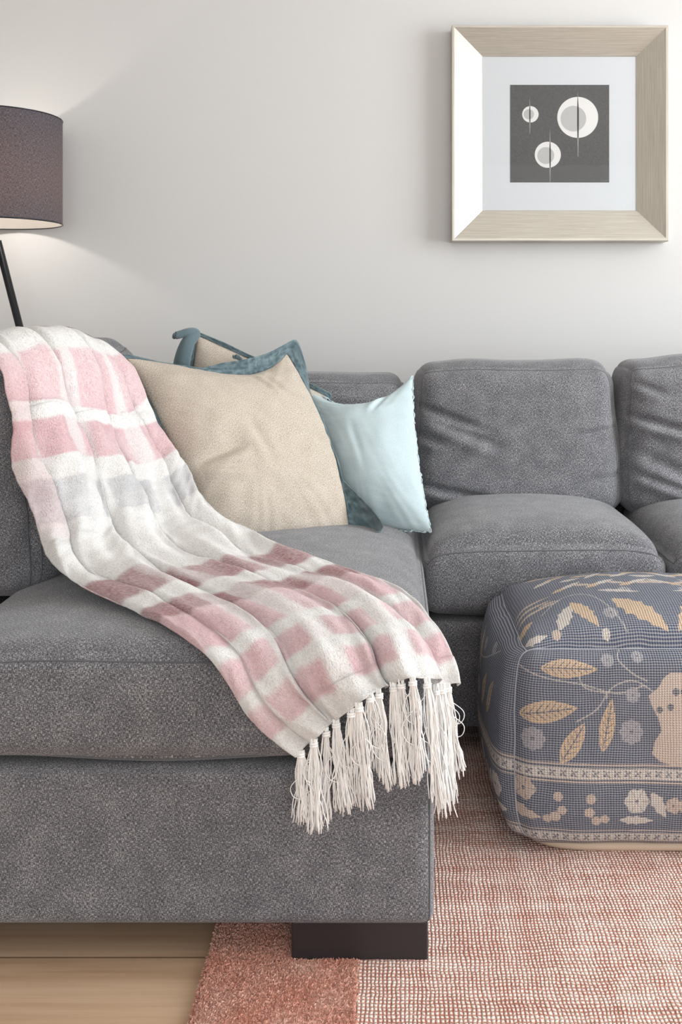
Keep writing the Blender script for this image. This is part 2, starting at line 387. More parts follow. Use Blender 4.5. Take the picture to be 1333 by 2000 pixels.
# legs
for (x0, x1, y0, y1) in ((-.155, .051, 1.545, 1.70), (-.97, -.80, 1.56, 1.72), (-.97, -.80, 2.9, 3.05), (1.75, 1.92, 2.31, 2.46), (1.75, 1.92, 2.9, 3.05)):
    z0 = .0075 if x1 > -.2 and y0 < 2.6 else 0
    box('leg', (x0, x1, y0, y1, z0, .068), M['leg'], sofa, .003)
# seat cushions
def d_seat(crown, sag=.004, seed=5, fb=.012):
    def f(X, p):
        X = X.copy(); u, v, w = p[:, 0], p[:, 1], p[:, 2]
        cu = (1-np.abs(u)**2.2)*(1-np.abs(v)**3.2)
        top = np.clip(w, -1, 1)*.5+.5
        X[:, 2] += crown*cu*top
        X[:, 2] += .022*(1-np.abs(u)**3.0)*top-.012*np.abs(u)**6*top
        X[:, 1] += -fb*(1-u*u*.5)*(1-w*w)*(v < 0)*np.abs(v)**3
        X[:, 0] += np.sign(u)*.006*(1-w*w)*np.abs(u)**5
        n = vnoise(X*np.array([1, 1, 1.5]), 8, seed)*sag+vnoise(X, 26, seed+1)*sag*.25
        X[:, 2] += n*(top > .5)*(1-.3*np.abs(u)); X[:, 1] += n*.7*(np.abs(v) > .99)
        X[:, 2] += .0045*np.sin(X[:, 0]*13+seed)*(w < -.9)*(v < 0)
        return X
    return f
seat_c = ((-.73+CR)/2, (D1+2.80)/2, .3865)
chaise, cpt, CX, CQ = cushion('seat_cushion', seat_c, ((.73+CR)/2, (2.80-D1)/2, .0775), .034, d_seat(.020), M['sofa'], sofa, 90)
tag(chaise, 'long chaise seat cushion')
zt = .70
seam(cpt, [((-1, -1, zt), (1, -1, zt)), ((1, -1, zt), (1, 1, zt))], chaise, .0016)
seam(cpt, [((-1, -1, -.97), (1, -1, -.97)), ((1, -1, -.97), (1, 1, -.97))], chaise, .0022)
for (x0, x1) in ((CR+.006, .608), (.618, 1.17), (1.18, 1.98)):
    s, pt, _, _ = cushion('seat_cushion', ((x0+x1)/2, (D2+2.84)/2, .3865), ((x1-x0)/2, (2.84-D2)/2, .0775), .036, d_seat(.040, .004, int(x0*31)+3, .018), M['sofa'], sofa, 70)
    seam(pt, [((-1, -1, zt), (1, -1, zt)), ((-1, -1, zt), (-1, 1, zt)), ((1, -1, zt), (1, 1, zt))], s, .0016)
    seam(pt, [((-1, -1, -.97), (1, -1, -.97))], s, .0022)
# back cushions: local x width, y depth, z height; lean back
def d_back(seed, cr=(), lean=.14, puff=.045, hw=.27, hh=.2, dip=.0):
    def f(X, p):
        X = X.copy(); u, v, w = p[:, 0], p[:, 1], p[:, 2]
        cu = (1-np.abs(u)**3)*(1-np.abs(w)**3)
        X[:, 1] += np.where(v < 0, -1, 1)*np.abs(v)**2*puff*cu*np.where(v < 0, 1, .3)
        X[:, 0] += np.sign(u)*.012*(1-w*w)*np.abs(u)**4*np.sin(w*3+seed)
        X[:, 0] -= u*.012*np.clip(w,0,1)**3
        X[:, 2] += (w > 0)*w**4*(.016*(1-u*u)-dip*np.exp(-((u+.1)/.25)**2)+.004*np.sin(u*7+seed))
        n = vnoise(X*np.array([1, .6, 1.3]), 9, seed)*.006+vnoise(X, 24, seed+3)*.0022
        X[:, 1] += n*(v < 0)
        X[:, 2] += n*.5*(w > .9)
        X[:, 1] += -1.5*creases(X[:, 0]/hw, X[:, 2]/hh, cr)*(v < 0)*np.abs(v)**4
        X[:, 1] += lean*(X[:, 2]+hh)*1.0
        return X
    return f
def back_cushion(x0, x1, z1, seed, cr, n, yc=2.79, depth=.10, dip=.0, label=None):
    z0 = .455; hh = (z1-z0)/2
    o, pt, X, Q = cushion('back_cushion', ((x0+x1)/2, yc, (z0+z1)/2), ((x1-x0)/2, depth, hh), .060, d_back(seed, cr, hw=(x1-x0)/2, hh=hh, dip=dip), M['sofa'], sofa, n)
    if label: tag(o, label)
    a = .90
    seam(pt, [((-a, -1, a), (a, -1, a)), ((-a, -1, -a), (-a, -1, a)), ((a, -1, -a), (a, -1, a))], o, .0014)
    return o, X, Q
cr1 = [(-1.0, .50, -.35, .18, .05, .016), (-.95, .38, -.2, -.05, .06, .012), (-.95, -.55, -.1, -.78, .05, .014), (.95, .2, .6, .1, .04, .008), (-.3, -.82, .6, -.8, .07, .010), (-.97, .1, -.7, .0, .05, .01), (.98, -.4, .7, -.5, .05, .008)]
back_cushion(.044, .609, .858, 3, cr1, 90, dip=.008)
cr2 = [(-1.0, .34, -.2, .05, .05, .018), (-.95, -.1, -.2, -.6, .08, .009), (-.9, .75, -.6, .6, .05, .01), (-.9, -.4, -.3, -.7, .05, .012)]
back_cushion(.603, 1.17, .865, 9, cr2, 90)
back_cushion(1.17, 1.98, .865, 12, [], 30)
back_cushion(-.60, .050, .822, 21, [(-.6, .9, .6, .8, .05, .008)], 60, yc=2.82, dip=.01)
# side back cushions (along the chaise): built facing -y then turned to face +x
def side_cushion(y0, y1, z1, xface, seed):
    z0 = .455; hh = (z1-z0)/2
    base_ = d_back(seed, [(-.9, -.2, -.3, -.5, .06, .012)], lean=.10, hw=(y1-y0)/2, hh=hh)
    def df(X, p):
        X = base_(X, p); X[:, 2] += np.clip(p[:, 2], 0, 1)**2*(.026*p[:, 0]-.02*np.abs(p[:, 0])**5); return X
    o, pt, X, Q = cushion('back_cushion', (xface-.11, (y0+y1)/2, (z0+z1)/2), ((y1-y0)/2, .10, hh), .055, df, M['sofa'], sofa, 60, rot=PI/2)
    seam(pt, [((-.9, -1, -.9), (-.9, -1, .9)), ((-.9, -1, .9), (.9, -1, .9)), ((-1, -.85, -.9), (-1, -.85, .9))], o, .0016)
    return X, Q
SX, SQ = side_cushion(1.885, 2.50, .930, -.640, 31)
SX2, SQ2 = side_cushion(2.51, 2.76, .905, -.655, 35)

# ------------------------------------------------------------------ scatter pillows
def pillow(name, corners, thick, mat, label, seed, sags=(0, 0, 0, 0), cr=(), n=70, pinch=.045, flange=None, fseed=0, skew=0.0, radial=.003):
    """corners TL,TR,BR,BL in world; front faces the room. sags: inward pull of top,right,bottom,left edge (m)"""
    TL, TR, BR, BL = [np.array(c, float) for c in corners]
    t = np.linspace(-1, 1, n+1); t = spread(t, .4)
    U, V = np.meshgrid(t, t, indexing='ij'); U = U.ravel(); V = V.ravel()     # V=1 top
    a = (U+1)/2; b = (V+1)/2
    B = (BL[None]*((1-a)*(1-b))[:, None]+BR[None]*(a*(1-b))[:, None]+TR[None]*(a*b)[:, None]+TL[None]*((1-a)*b)[:, None])
    ex = (TR+BR-TL-BL)/2; ey = (TL+TR-BL-BR)/2
    ex /= np.linalg.norm(ex); ey /= np.linalg.norm(ey)
    nrm = np.cross(ex, ey); nrm /= np.linalg.norm(nrm)      # toward camera if x right,y up
    if nrm[1] > 0: nrm = -nrm
    eU = (1-U*U)*(1+skew*U); eV = (1-V*V)
    B = B+ey*(-(sags[0]+pinch*.5)*eU*np.clip(V, 0, 1)**2+(sags[2]+pinch*.3)*eU*np.clip(-V, 0, 1)**2)[:, None]
    B = B+ex*(-(sags[1]+pinch*.5)*eV*np.clip(U, 0, 1)**2+(sags[3]+pinch*.5)*eV*np.clip(-U, 0, 1)**2)[:, None]
    prof = (np.clip(1-np.abs(U)**2.2, 0, 1)*np.clip(1-np.abs(V)**2.2, 0, 1))**.62
    th = thick*prof*(1+.10*np.sin(U*3+seed)+.08*np.cos(V*4+seed))
    P2 = np.stack([U, V, 0*U], 1)
    wr = vnoise(P2, 5, seed, 3)*.006*(prof**.5)+vnoise(P2*np.array([1, 3, 1]), 9, seed+2)*.0018
    er = (1-prof**.5)*prof**.3*radial*np.sin(np.arctan2(V, U)*26+seed+2*np.sin(np.arctan2(V, U)*7))
    d = creases(U, V, cr)
    front = B+nrm[None]*(th+(wr+er+d)*(prof > 0))[:, None]
    back = B-nrm[None]*(th*.75)[:, None]
    N = (n+1)**2; idx = np.arange(N).reshape(n+1, n+1)
    q = np.stack([idx[:-1, :-1], idx[1:, :-1], idx[1:, 1:], idx[:-1, 1:]], -1).reshape(-1, 4)
    border = (np.abs(U) > .9999) | (np.abs(V) > .9999)
    remap = np.arange(N)+N; remap[border] = np.arange(N)[border]
    keep = ~border; newi = np.zeros(N, int); newi[keep] = N+np.arange(keep.sum()); remap[keep] = newi[keep]
    X = np.vstack([front, back[keep]]); Q = np.vstack([q, remap[q][:, ::-1]])
    me = bpy.data.meshes.new(name); me.from_pydata(X.tolist(), [], Q.tolist()); me.update()
    uvl = me.uv_layers.new(name='UVMap'); UVp = np.vstack([np.stack([U*.25, V*.25], 1), np.stack([U*.25+.6, V*.25], 1)[keep]])
    uvl.data.foreach_set('uv', UVp[Q].astype(np.float32).ravel())
    root = empty(name, tuple((BL+BR)/2), label, 'pillow')
    link('pillow_cover', me, mat, root)
    if flange:
        fw, fm, bends = flange
        # flat flange strip all round, welded at the seam, waved out of plane; one mesh
        m = 160; Vt = []; Fq = []; UVs = []
        def edge(s):   # s in 0..4 round the pillow
            k = int(s) % 4; f = s-int(s); f = f*2-1
            return [(f, 1), (1, -f), (-f, -1), (-1, f)][k]
        ring = [edge(4*i/m) for i in range(m)]
        eu = np.array([r_[0] for r_ in ring]); ev = np.array([r_[1] for r_ in ring])
        a = (eu+1)/2; b = (ev+1)/2
        R = (BL[None]*((1-a)*(1-b))[:, None]+BR[None]*(a*(1-b))[:, None]+TR[None]*(a*b)[:, None]+TL[None]*((1-a)*b)[:, None])
        e1 = (1-eu*eu)*(1+skew*eu); e2 = 1-ev*ev
        R = R+ey*(-(sags[0]+pinch*.5)*e1*np.clip(ev, 0, 1)**8+(sags[2]+pinch*.3)*e1*np.clip(-ev, 0, 1)**8)[:, None]
        R = R+ex*(-(sags[1]+pinch*.5)*e2*np.clip(eu, 0, 1)**8+(sags[3]+pinch*.5)*e2*np.clip(-eu, 0, 1)**8)[:, None]
        cen = (TL+TR+BL+BR)/4
        out = np.stack([np.clip(eu*np.abs(eu)**6*1.0, -1, 1), np.clip(ev*np.abs(ev)**6, -1, 1)], 1)
        K = 5
        for i in range(m):
            s = 4*i/m
            ox = ex*out[i, 0]+ey*out[i, 1]
            w_, bend = bends(s)
            for j in range(K+1):
                f = j/K*fw*w_
                ang = bend*j/K
                wv = .004*math.sin(s*19+fseed)*j/K
                Vt.append(R[i]+ox*f*math.cos(ang)+nrm*(f*math.sin(ang)+wv)); UVs.append((s*.4, j*.01))
        for i in range(m):
            i2 = (i+1) % m
            for j in range(K):
                Fq.append((i*(K+1)+j, i2*(K+1)+j, i2*(K+1)+j+1, i*(K+1)+j+1))
        me2 = mesh_from(Vt, Fq); ul = me2.uv_layers.new(name='UVMap'); UVs = np.array(UVs)
        ul.data.foreach_set('uv', UVs[np.array(Fq)].astype(np.float32).ravel())
        f_ = link('flange', me2, fm, root); tag(f_, 'blue-grey velvet flange border')
        sm = f_.modifiers.new('s', 'SOLIDIFY'); sm.thickness = .004; sm.offset = 0
        sb = f_.modifiers.new('b', 'SUBSURF'); sb.levels = 1; sb.render_levels = 1
    return root, dict(TL=TL, TR=TR, BR=BR, BL=BL, ex=ex, ey=ey, n=nrm)
# front pillow
def bendsA(s):      # s: 0-1 top (left to right), 1-2 right, 2-3 bottom, 3-4 left
    ip = lambda xs, ys: float(np.interp(s, xs, ys))
    return (ip([0, .1, .40, .55, .8, 1.0, 1.12, 1.25, 1.75, 2.0, 2.25, 2.6, 3.0, 3.4, 4.0], [.4, .15, .15, .8, 1.0, .9, .7, .2, .12, 2.1, 1.0, .3, .3, .2, .4]),
            ip([0, .5, 1.0, 1.3, 1.7, 2.0, 2.2, 3.0, 4.0], [-.5, .5, .4, -.7, .9, 1.1, .4, .1, -.5]))
pillow('linen_pillow', [W(246, 700, 2.37), W(560, 690, 2.60), W(682, 1031, 2.39), W(392, 1064, 2.215)], .075, M['linen'],
       'large beige linen pillow with blue-grey velvet edge leaning in front of the others', 4,
       sags=(.030, -.052, -.012, .0), skew=.8, cr=[(-.85, -.28, -.1, -.12, .065, .015), (.0, .2, .16, -.35, .065, .006), (-.8, -.32, -.2, -.38, .04, .008), (.45, .92, .62, .45, .05, .010), (.3, .85, .45, .5, .04, .006)], n=110, flange=(.042, M['velvet'], bendsA), fseed=1)
def bendsB(s): return (1.0, .3)
rB, B_ = pillow('linen_pillow', [W(386, 655, 2.60), W(640, 775, 2.66), W(640, 1000, 2.60), W(338, 980, 2.55)], .055, M['linen'],
       'beige linen pillow mostly hidden behind, only its twisted velvet corner showing', 9, sags=(-.012, 0, 0, -.01), n=50, pinch=.02, flange=(.012, M['velvet'], bendsB), fseed=4)
# pale blue pillow
pillow('pale_blue_pillow', [W(575, 728, 2.70), W(806, 733, 2.66), W(843, 1040, 2.40), W(640, 1025, 2.52)], .062, M['blue'],
       'pale blue linen pillow with frayed edges against the middle back cushion', 14, sags=(.078, -.012, -.012, 0), skew=-.2, radial=.0015, cr=[(.55, .95, .3, .5, .05, .008), (-.1, .3, .05, -.4, .06, .003)], n=90)
for r_ in COL.objects:
    if r_.name.startswith('pale_blue_pillow') and r_.type == 'EMPTY': blue_root = r_
# frayed rim of the pale blue pillow
TRb, BRb = np.array(W(806, 733, 2.66)), np.array(W(843, 1040, 2.40)); TLb = np.array(W(575, 728, 2.70)); BLb = np.array(W(640, 1025, 2.52))
pts = []
for A_, B2, sg in ((TLb, TRb, .1005), (TRb, BRb, .0105), (BRb, BLb, .0)):
    for k in range(70):
        t = k/70; p = A_+(B2-A_)*t
        mid = (TLb+TRb+BRb+BLb)/4; inn = mid-(A_+B2)/2; inn /= np.linalg.norm(inn)
        p = p+inn*sg*(1-(2*t-1)**2); pts.append(p+np.array([random.gauss(0, .0012), random.gauss(0, .002), random.gauss(0, .0012)]))
me = tubes([crom(pts, 600)], [np.abs(.0016+.0007*np.sin(np.linspace(0, 330, 600)))], 7); me.uv_layers.new(name='UVMap')
tag(link('frayed_edge', me, M['blue'], blue_root), 'gathered pale blue edging')
# the twisted corner of the rear pillow
c0 = np.array(W(374, 668, 2.58))
pp = crom([W(352, 735, 2.54), W(357, 700, 2.53), W(368, 668, 2.53), W(382, 652, 2.55), W(366, 650, 2.53), W(345, 655, 2.52), W(338, 653, 2.52)], 40)
rr = np.interp(np.linspace(0, 1, 40), [0, .25, .5, .6, .75, .9, 1], [.022, .019, .013, .013, .010, .010, .003])
me = tubes([pp], [rr], 12); me.uv_layers.new(name='UVMap')
tag(link('corner_twist', me, M['velvet'], rB), 'twisted blue-grey velvet corner')
pp = crom([W(452, 725, 2.60), W(455, 705, 2.6), W(462, 697, 2.6), W(474, 712, 2.61), W(482, 728, 2.62)], 20)
me = tubes([pp], [np.interp(np.linspace(0, 1, 20), [0, .5, 1], [.010, .007, .010])], 10); me.uv_layers.new(name='UVMap')
tag(link('flange_fold', me, M['velvet'], rB), 'blue-grey velvet fold')

# ------------------------------------------------------------------ plaid throw
rows = [  # v, five points (px, py, D)
 (.00, [(-150, 860, 1.98), (-75, 850, 2.10), (-10, 840, 2.22), (45, 830, 2.30), (80, 820, 2.34)]),
 (.05, [(-125, 715, 1.95), (-50, 700, 2.07), (25, 690, 2.20), (75, 690, 2.27), (110, 700, 2.33)]),
 (.09, [(-70, 668, 1.92), (10, 662, 2.05), (85, 655, 2.17), (135, 662, 2.26), (172, 680, 2.33)]),
 (.12, [(-25, 705, 1.86), (50, 690, 1.99), (125, 688, 2.12), (178, 698, 2.22), (208, 705, 2.32)]),
 (.20, [(-12, 792, 1.84), (65, 797, 1.97), (140, 812, 2.09), (208, 825, 2.20), (258, 792, 2.32)]),
 (.24, [(-5, 828, 1.84), (75, 832, 1.96), (153, 848, 2.08), (225, 858, 2.18), (280, 842, 2.31)]),
 (.33, [(2, 908, 1.835), (95, 908, 1.95), (178, 920, 2.06), (258, 930, 2.16), (318, 910, 2.28)]),
 (.45, [(32, 1000, 1.83), (130, 1003, 1.93), (215, 1003, 2.03), (298, 1003, 2.12), (362, 978, 2.22)]),
 (.54, [(72, 1090, 1.82), (162, 1083, 1.89), (255, 1073, 1.97), (345, 1062, 2.06), (418, 1028, 2.15)]),
 (.62, [(112, 1142, 1.78), (212, 1130, 1.83), (315, 1117, 1.89), (412, 1093, 1.98), (492, 1068, 2.08)]),
 (.68, [(165, 1172, 1.74), (268, 1155, 1.76), (385, 1142, 1.80), (470, 1126, 1.87), (555, 1098, 1.96)]),
 (.73, [(248, 1205, 1.66), (348, 1178, 1.70), (462, 1162, 1.74), (548, 1143, 1.80), (632, 1120, 1.89)]),
 (.76, [(285, 1222, 1.63), (385, 1193, 1.66), (505, 1175, 1.70), (588, 1155, 1.76), (672, 1130, 1.85)]),
 (.80, [(335, 1250, 1.58), (438, 1215, 1.62), (560, 1195, 1.66), (650, 1170, 1.71), (735, 1150, 1.78)]),
 (.86, [(418, 1312, 1.505), (508, 1262, 1.545), (632, 1235, 1.59), (718, 1205, 1.62), (802, 1192, 1.68)]),
 (.92, [(482, 1385, 1.49), (560, 1325, 1.498), (682, 1288, 1.515), (775, 1262, 1.535), (853, 1258, 1.57)]),
 (.96, [(530, 1428, 1.488), (604, 1366, 1.49), (708, 1325, 1.492), (792, 1304, 1.50), (866, 1300, 1.545)]),
 (1.0, [(583, 1462, 1.487), (652, 1404, 1.485), (736, 1352, 1.482), (805, 1340, 1.487), (876, 1346, 1.53)])]
vs = np.array([r_[0] for r_ in rows])
CG = np.array([[W(*p) for p in r_[1]] for r_ in rows])       # rows x 5 x 3
NR, NC = 640, 330
acr = np.stack([crom(CG[i], NC) for i in range(len(rows))])   # rows x NC x 3
# resample along rows, parameterised by v
vv = np.linspace(0, 1, NR)
ri = np.interp(vv, vs, np.arange(len(vs)))
full = np.stack([crom(acr[:, j], (len(rows)-1)*24+1) for j in range(NC)], 1)
fi = ri*24
lo = np.clip(np.floor(fi).astype(int), 0, full.shape[0]-2); ft = (fi-lo)[:, None, None]
G = full[lo]*(1-ft)+full[lo+1]*ft                                # NR x NC x 3
tt = np.linspace(0, 1, NC)[None, :]; V2 = vv[:, None]
dv = np.gradient(G, axis=0); dt = np.gradient(G, axis=1)
Nn = np.cross(dt, dv); Nn /= (np.linalg.norm(Nn, axis=2)[..., None]+1e-9)
camv = np.array([0, 0, H+1.5])-G
sgn = np.sign((Nn*camv).sum(2)); Nn *= np.median(sgn)
kv = [0, .15, .5, .66, .85, 1.0]
kt = np.array([[-.03, .06, .30, .55, .80, 1.03], [-.03, .10, .37, .62, .84, 1.03], [-.03, .12, .38, .62, .83, 1.03], [-.03, .14, .36, .60, .82, 1.03], [-.04, .13, .31, .60, .85, 1.03], [-.05, .10, .25, .60, .87, 1.03]])
KT = np.stack([np.interp(vv, kv, kt[:, j]) for j in range(6)], 1)+.008*np.sin(vv*17)[:, None]*np.array([0, 1, -1, 1, -1, 0])
ph = np.zeros((NR, NC)); wid = np.zeros((NR, NC))
for i in range(NR):
    ph[i] = np.interp(tt[0], KT[i], np.arange(6)); k_ = np.clip(ph[i].astype(int), 0, 4); wid[i] = (KT[i, 1:]-KT[i, :-1])[k_]
amp = np.interp(vv, [0, .08, .15, .35, .5, .62, .75, .9, .97, 1], [.008, .010, .048, .062, .060, .046, .028, .028, .034, .034])[:, None]
fr_ = ph-np.floor(ph)
h1 = np.sin(PI*np.clip(fr_, 0, 1))**.62*np.sqrt(wid/.22)
Tn = np.broadcast_to(tt, (NR, NC)); Vn = np.broadcast_to(V2, (NR, NC))
hs = .16*np.sin(Tn*44+Vn*14+2*np.sin(Vn*9))+.10*np.sin(Tn*71-Vn*23)+.06*np.sin(Tn*120+Vn*31)
hh_ = amp*(h1+hs*.7)
crk = .0010*np.sin(V2*150+6*np.sin(tt*21))*np.sin(tt*47+V2*31)
Gd = G+Nn*(hh_+crk)[..., None]
dtn = dt/(np.linalg.norm(dt, axis=2)[..., None]+1e-9)
spanw = np.linalg.norm(np.diff(G, axis=1), axis=2).sum(1)[:, None]
om = np.interp(vv, [0, .12, .6, .75, 1], [.10, .17, .19, .17, .15])[:, None]
edge_ = np.clip((1.0-Tn)/.1, 0, 1)*np.clip(Tn/.06, 0, 1)
Gd = Gd+dtn*((amp*.35*(h1-.6)-om*wid*spanw*np.sin(2*PI*fr_))*edge_)[..., None]
Xb = Gd.reshape(-1, 3)
def push(X, meshes, gap):
    for (MX, MQ) in meshes:
        bv = BVHTree.FromPolygons(MX.tolist(), MQ.tolist())
        for i in range(len(X)):
            loc, n_, _, d_ = bv.find_nearest(Vector(X[i]), .09)
            if loc is None: continue
            sd = (Vector(X[i])-loc).dot(n_)
            if sd < gap: X[i] = np.array(loc+n_*gap)
    return X
Xb = push(Xb, [(CX, CQ), (SX, SQ)], .006)
# light smoothing after the contact pass
Gs = Xb.reshape(NR, NC, 3)
for _ in range(2):
    Gs[1:-1] = Gs[1:-1]*.5+(Gs[:-2]+Gs[2:])*.25
    Gs[:, 1:-1] = Gs[:, 1:-1]*.6+(Gs[:, :-2]+Gs[:, 2:])*.2
Xb = Gs.reshape(-1, 3)
idx = np.arange(NR*NC).reshape(NR, NC)
Qb = np.stack([idx[:-1, :-1], idx[:-1, 1:], idx[1:, 1:], idx[1:, :-1]], -1).reshape(-1, 4)
# plaid colours
white = np.array(lin(248, 246, 243)[:3]); pink = np.array(lin(231, 188, 194)[:3]); rose = np.array(lin(176, 124, 128)[:3]); grey = np.array(lin(205, 205, 208)[:3]); rose2 = np.array(lin(205, 150, 154)[:3])
def band(x, a, b2, e=.0012): return 1/(1+np.exp(-(x-a)/e))*1/(1+np.exp((x-b2)/e))
T = np.broadcast_to(tt, (NR, NC)); VV = np.broadcast_to(V2, (NR, NC))
VVn = VV+.0015*np.sin(T*60)
colp = np.zeros((NR, NC))
for (a, b2) in ((-.1, .10), (.15, .235), (.285, .40), (.45, .54), (.585, .70), (.745, .83), (.88, .965)): colp += band(T, a, b2, .0022)
colp = np.clip(colp, 0, 1)
C = np.broadcast_to(white, (NR, NC, 3)).copy()
TU = np.stack([T.ravel()*.95, VV.ravel()*1.5, 0*T.ravel()], 1); mott = np.clip(.80+.22*vnoise(TU, 30, 11).reshape(NR, NC)+rng.normal(0, .10, (NR, NC)), .3, 1)
def lay(mask, col): 
    global C
    mask = mask*mott
    C = C*(1-mask[..., None])+col*mask[..., None]
lay(band(VVn, .055, .085)*(.35+.65*colp), rose)
lay(band(VVn, .125, .20)*(.28+.62*colp), pink)
lay(band(VVn, .242, .332)*(.32+.68*colp), pink)
lay(band(VVn, .39, .49)*(.15+.6*colp), grey)
lay(band(VVn, .68, .725, .0012)*(.45+.55*colp), rose)
lay(band(VVn, .755, .79, .0012)*(.40+.6*colp), rose)
lay(band(VVn, .79, .850)*(.25+.72*colp), pink)
lay(band(VVn, .868, .905)*(.18+.8*colp), pink)
lay(band(VVn, .925, .965)*(.12+.8*colp), pink)
lay(band(VVn, .0, .055)*(.3+.5*colp), pink)
spk = rng.normal(0, .03, (NR, NC, 1)); C = np.clip(C*(1+spk), 0, 1)
lay(band(T, -.1, .115, .004)*band(VVn, .13, .52, .01)*.38, rose2)
thr = empty('throw_blanket', (-.15, 1.6, .5), 'pink and white plaid throw draped down over the sofa corner and chaise, fringed end', 'blanket')
me = bpy.data.meshes.new('throw'); me.from_pydata(Xb.tolist(), [], Qb.tolist()); me.update()
setcolor(me, np.concatenate([C.reshape(-1, 3), np.ones((NR*NC, 1))], 1))
ul = me.uv_layers.new(name='UVMap'); UVb = np.stack([T.ravel()*.95, VV.ravel()*1.5], 1); ul.data.foreach_set('uv', UVb[Qb].astype(np.float32).ravel())
cl = link('plaid_cloth', me, M['plaid'], thr)
sm = cl.modifiers.new('s', 'SOLIDIFY'); sm.thickness = .0025; sm.offset = 0
# tassels
TS = [(586, 1460, 590, 1612, 1.487, 34), (612, 1430, 618, 1626, 1.484, 34), (634, 1410, 640, 1606, 1.492, 24), (656, 1402, 674, 1594, 1.484, 34), (686, 1386, 690, 1580, 1.492, 22), (702, 1380, 720, 1578, 1.484, 34),
      (722, 1360, 733, 1518, 1.492, 18), (740, 1352, 758, 1544, 1.484, 28), (768, 1344, 785, 1537, 1.484, 30), (785, 1343, 798, 1530, 1.492, 16), (806, 1341, 821, 1530, 1.484, 28),
      (834, 1340, 858, 1580, 1.492, 30), (850, 1342, 868, 1596, 1.51, 30), (863, 1345, 880, 1570, 1.522, 30), (875, 1348, 895, 1520, 1.54, 24)]
hem = Gs[-1]; hpx = VX+hem[:, 0]/hem[:, 1]*F; hpy = HY+(H-hem[:, 2])/hem[:, 1]*F
for (x0, y0, x1, y1, D, ns) in TS:
    kx = int(np.argmin((hpx-x0)**2+.15*(hpy-y0)**2)); A_ = hem[kx]+np.array([0, 0, .002]); B2 = np.array(W(x1, y1, max(D, A_[1]) if D < 1.5 else D+.005)); L = B2-A_
    kn = A_+L*.07
    paths = []; rad = []
    for k in range(ns):
        an = random.uniform(0, 2*PI); rr_ = math.sqrt(random.random())
        ox = math.cos(an)*rr_; oy = math.sin(an)*rr_*.5
        ln = random.uniform(.86, 1.02); c1 = random.gauss(0, .0026); c2 = random.gauss(0, .0045); f1 = random.uniform(5, 11); p1_ = random.uniform(0, 6)
        P = []
        for s in np.linspace(0, 1, 12):
            p = A_+L*s*ln
            wdt = np.interp(s, [0, .05, .09, .35, .7, 1], [.005, .0025, .0042, .0078, .0085, .0105])
            p = p+np.array([ox*wdt+c1*math.sin(s*5)+c2*s*s+.0007*math.sin(s*f1*3+p1_)*min(1, s*4), oy*wdt*1.0, 0])+np.array([random.gauss(0, .0004), random.gauss(0, .0004), 0])*(s > .1)
            p[1] = min(p[1], 1.512) if p[0] < .05 else p[1]
            P.append(p)
        paths.append(crom(P, 22)); rad.append(random.uniform(.0007, .0010))
    a_ = np.linspace(0, PI*4, 30)                                   # knot wrap
    paths.append([kn+np.array([math.cos(t)*.0048, math.sin(t)*.004, (t/(PI*4)-.5)*.007]) for t in a_]); rad.append(.0019)
    for _ in range(2):                                              # stray looped yarns
        sd = random.choice((-1, 1)); w_ = random.uniform(.012, .022); s0 = random.uniform(.1, .35); s1 = s0+random.uniform(.2, .45)
        paths.append(crom([A_+L*s0, A_+L*(s0*.6+s1*.4)+np.array([sd*w_, -.004, 0]), A_+L*(s0*.2+s1*.8)+np.array([sd*w_*.8, -.005, 0]), A_+L*s1], 18)); rad.append(.0006)
    link('tassel', tubes(paths, rad, 5), M['yarn'], thr)
# hem cord


# ------------------------------------------------------------------ pouf
PX0, PX1, PY0, PY1, PZ0, PZ1 = .222, .80, 1.850, 2.262, .012, .388
pouf = empty('floor_pouf', ((PX0+PX1)/2, (PY0+PY1)/2, 0), 'square woven pouf in faded navy with tan leaf and vase pattern on the rug', 'pouf')
def pouf_pts(p):
    u, v, w = p[:, 0], p[:, 1], p[:, 2]
    h = np.array([(PX1-PX0)/2, (PY1-PY0)/2, (PZ1-PZ0)/2])
    X = rbox(p, h, .034)
    e = lambda a: 1-np.abs(a)**2.4
    X[:, 0] += u**3*.046*e(v*.9)**.8*e(w*.96+.02)**.8
    X[:, 1] += v**3*np.where(v < 0, .032, .016)*e(u)*e(w)**.8
    X[:, 2] += np.where(w > 0, w**3*.062*e(u)*e(v), 0)
    tap = np.clip(-w, 0, 1)**3
    X[:, 0] -= u*.030*tap; X[:, 1] -= v*.015*tap
    sh = np.clip(w, 0, 1)**2; X[:, 0] -= u*.006*sh
    n_ = vnoise(X, 16, 8)*.0055+vnoise(X, 40, 5)*.002
    edge = np.minimum.reduce([1-np.abs(u)+(1-np.abs(v))])
    pk = np.exp(-(1-np.abs(u))/.12)*np.exp(-(1-np.abs(w))/.12)
    X[:, 1] += pk*.004*np.sin(v*20)
    X += (X/np.linalg.norm(X, axis=1)[:, None])*n_[:, None]*np.array([1, 1, .6])
    X[:, 2] = np.maximum(X[:, 2], -h[2])
    return X+np.array([(PX0+PX1)/2, (PY0+PY1)/2, (PZ0+PZ1)/2])
navy = np.array(lin(48, 62, 88)[:3]); tan = np.array(lin(222, 184, 138)[:3]); cream = np.array(lin(226, 214, 200)[:3]); mauve = np.array(lin(160, 156, 162)[:3]); dots = np.array(lin(64, 66, 78)[:3]); vase = np.array(lin(216, 190, 168)[:3])
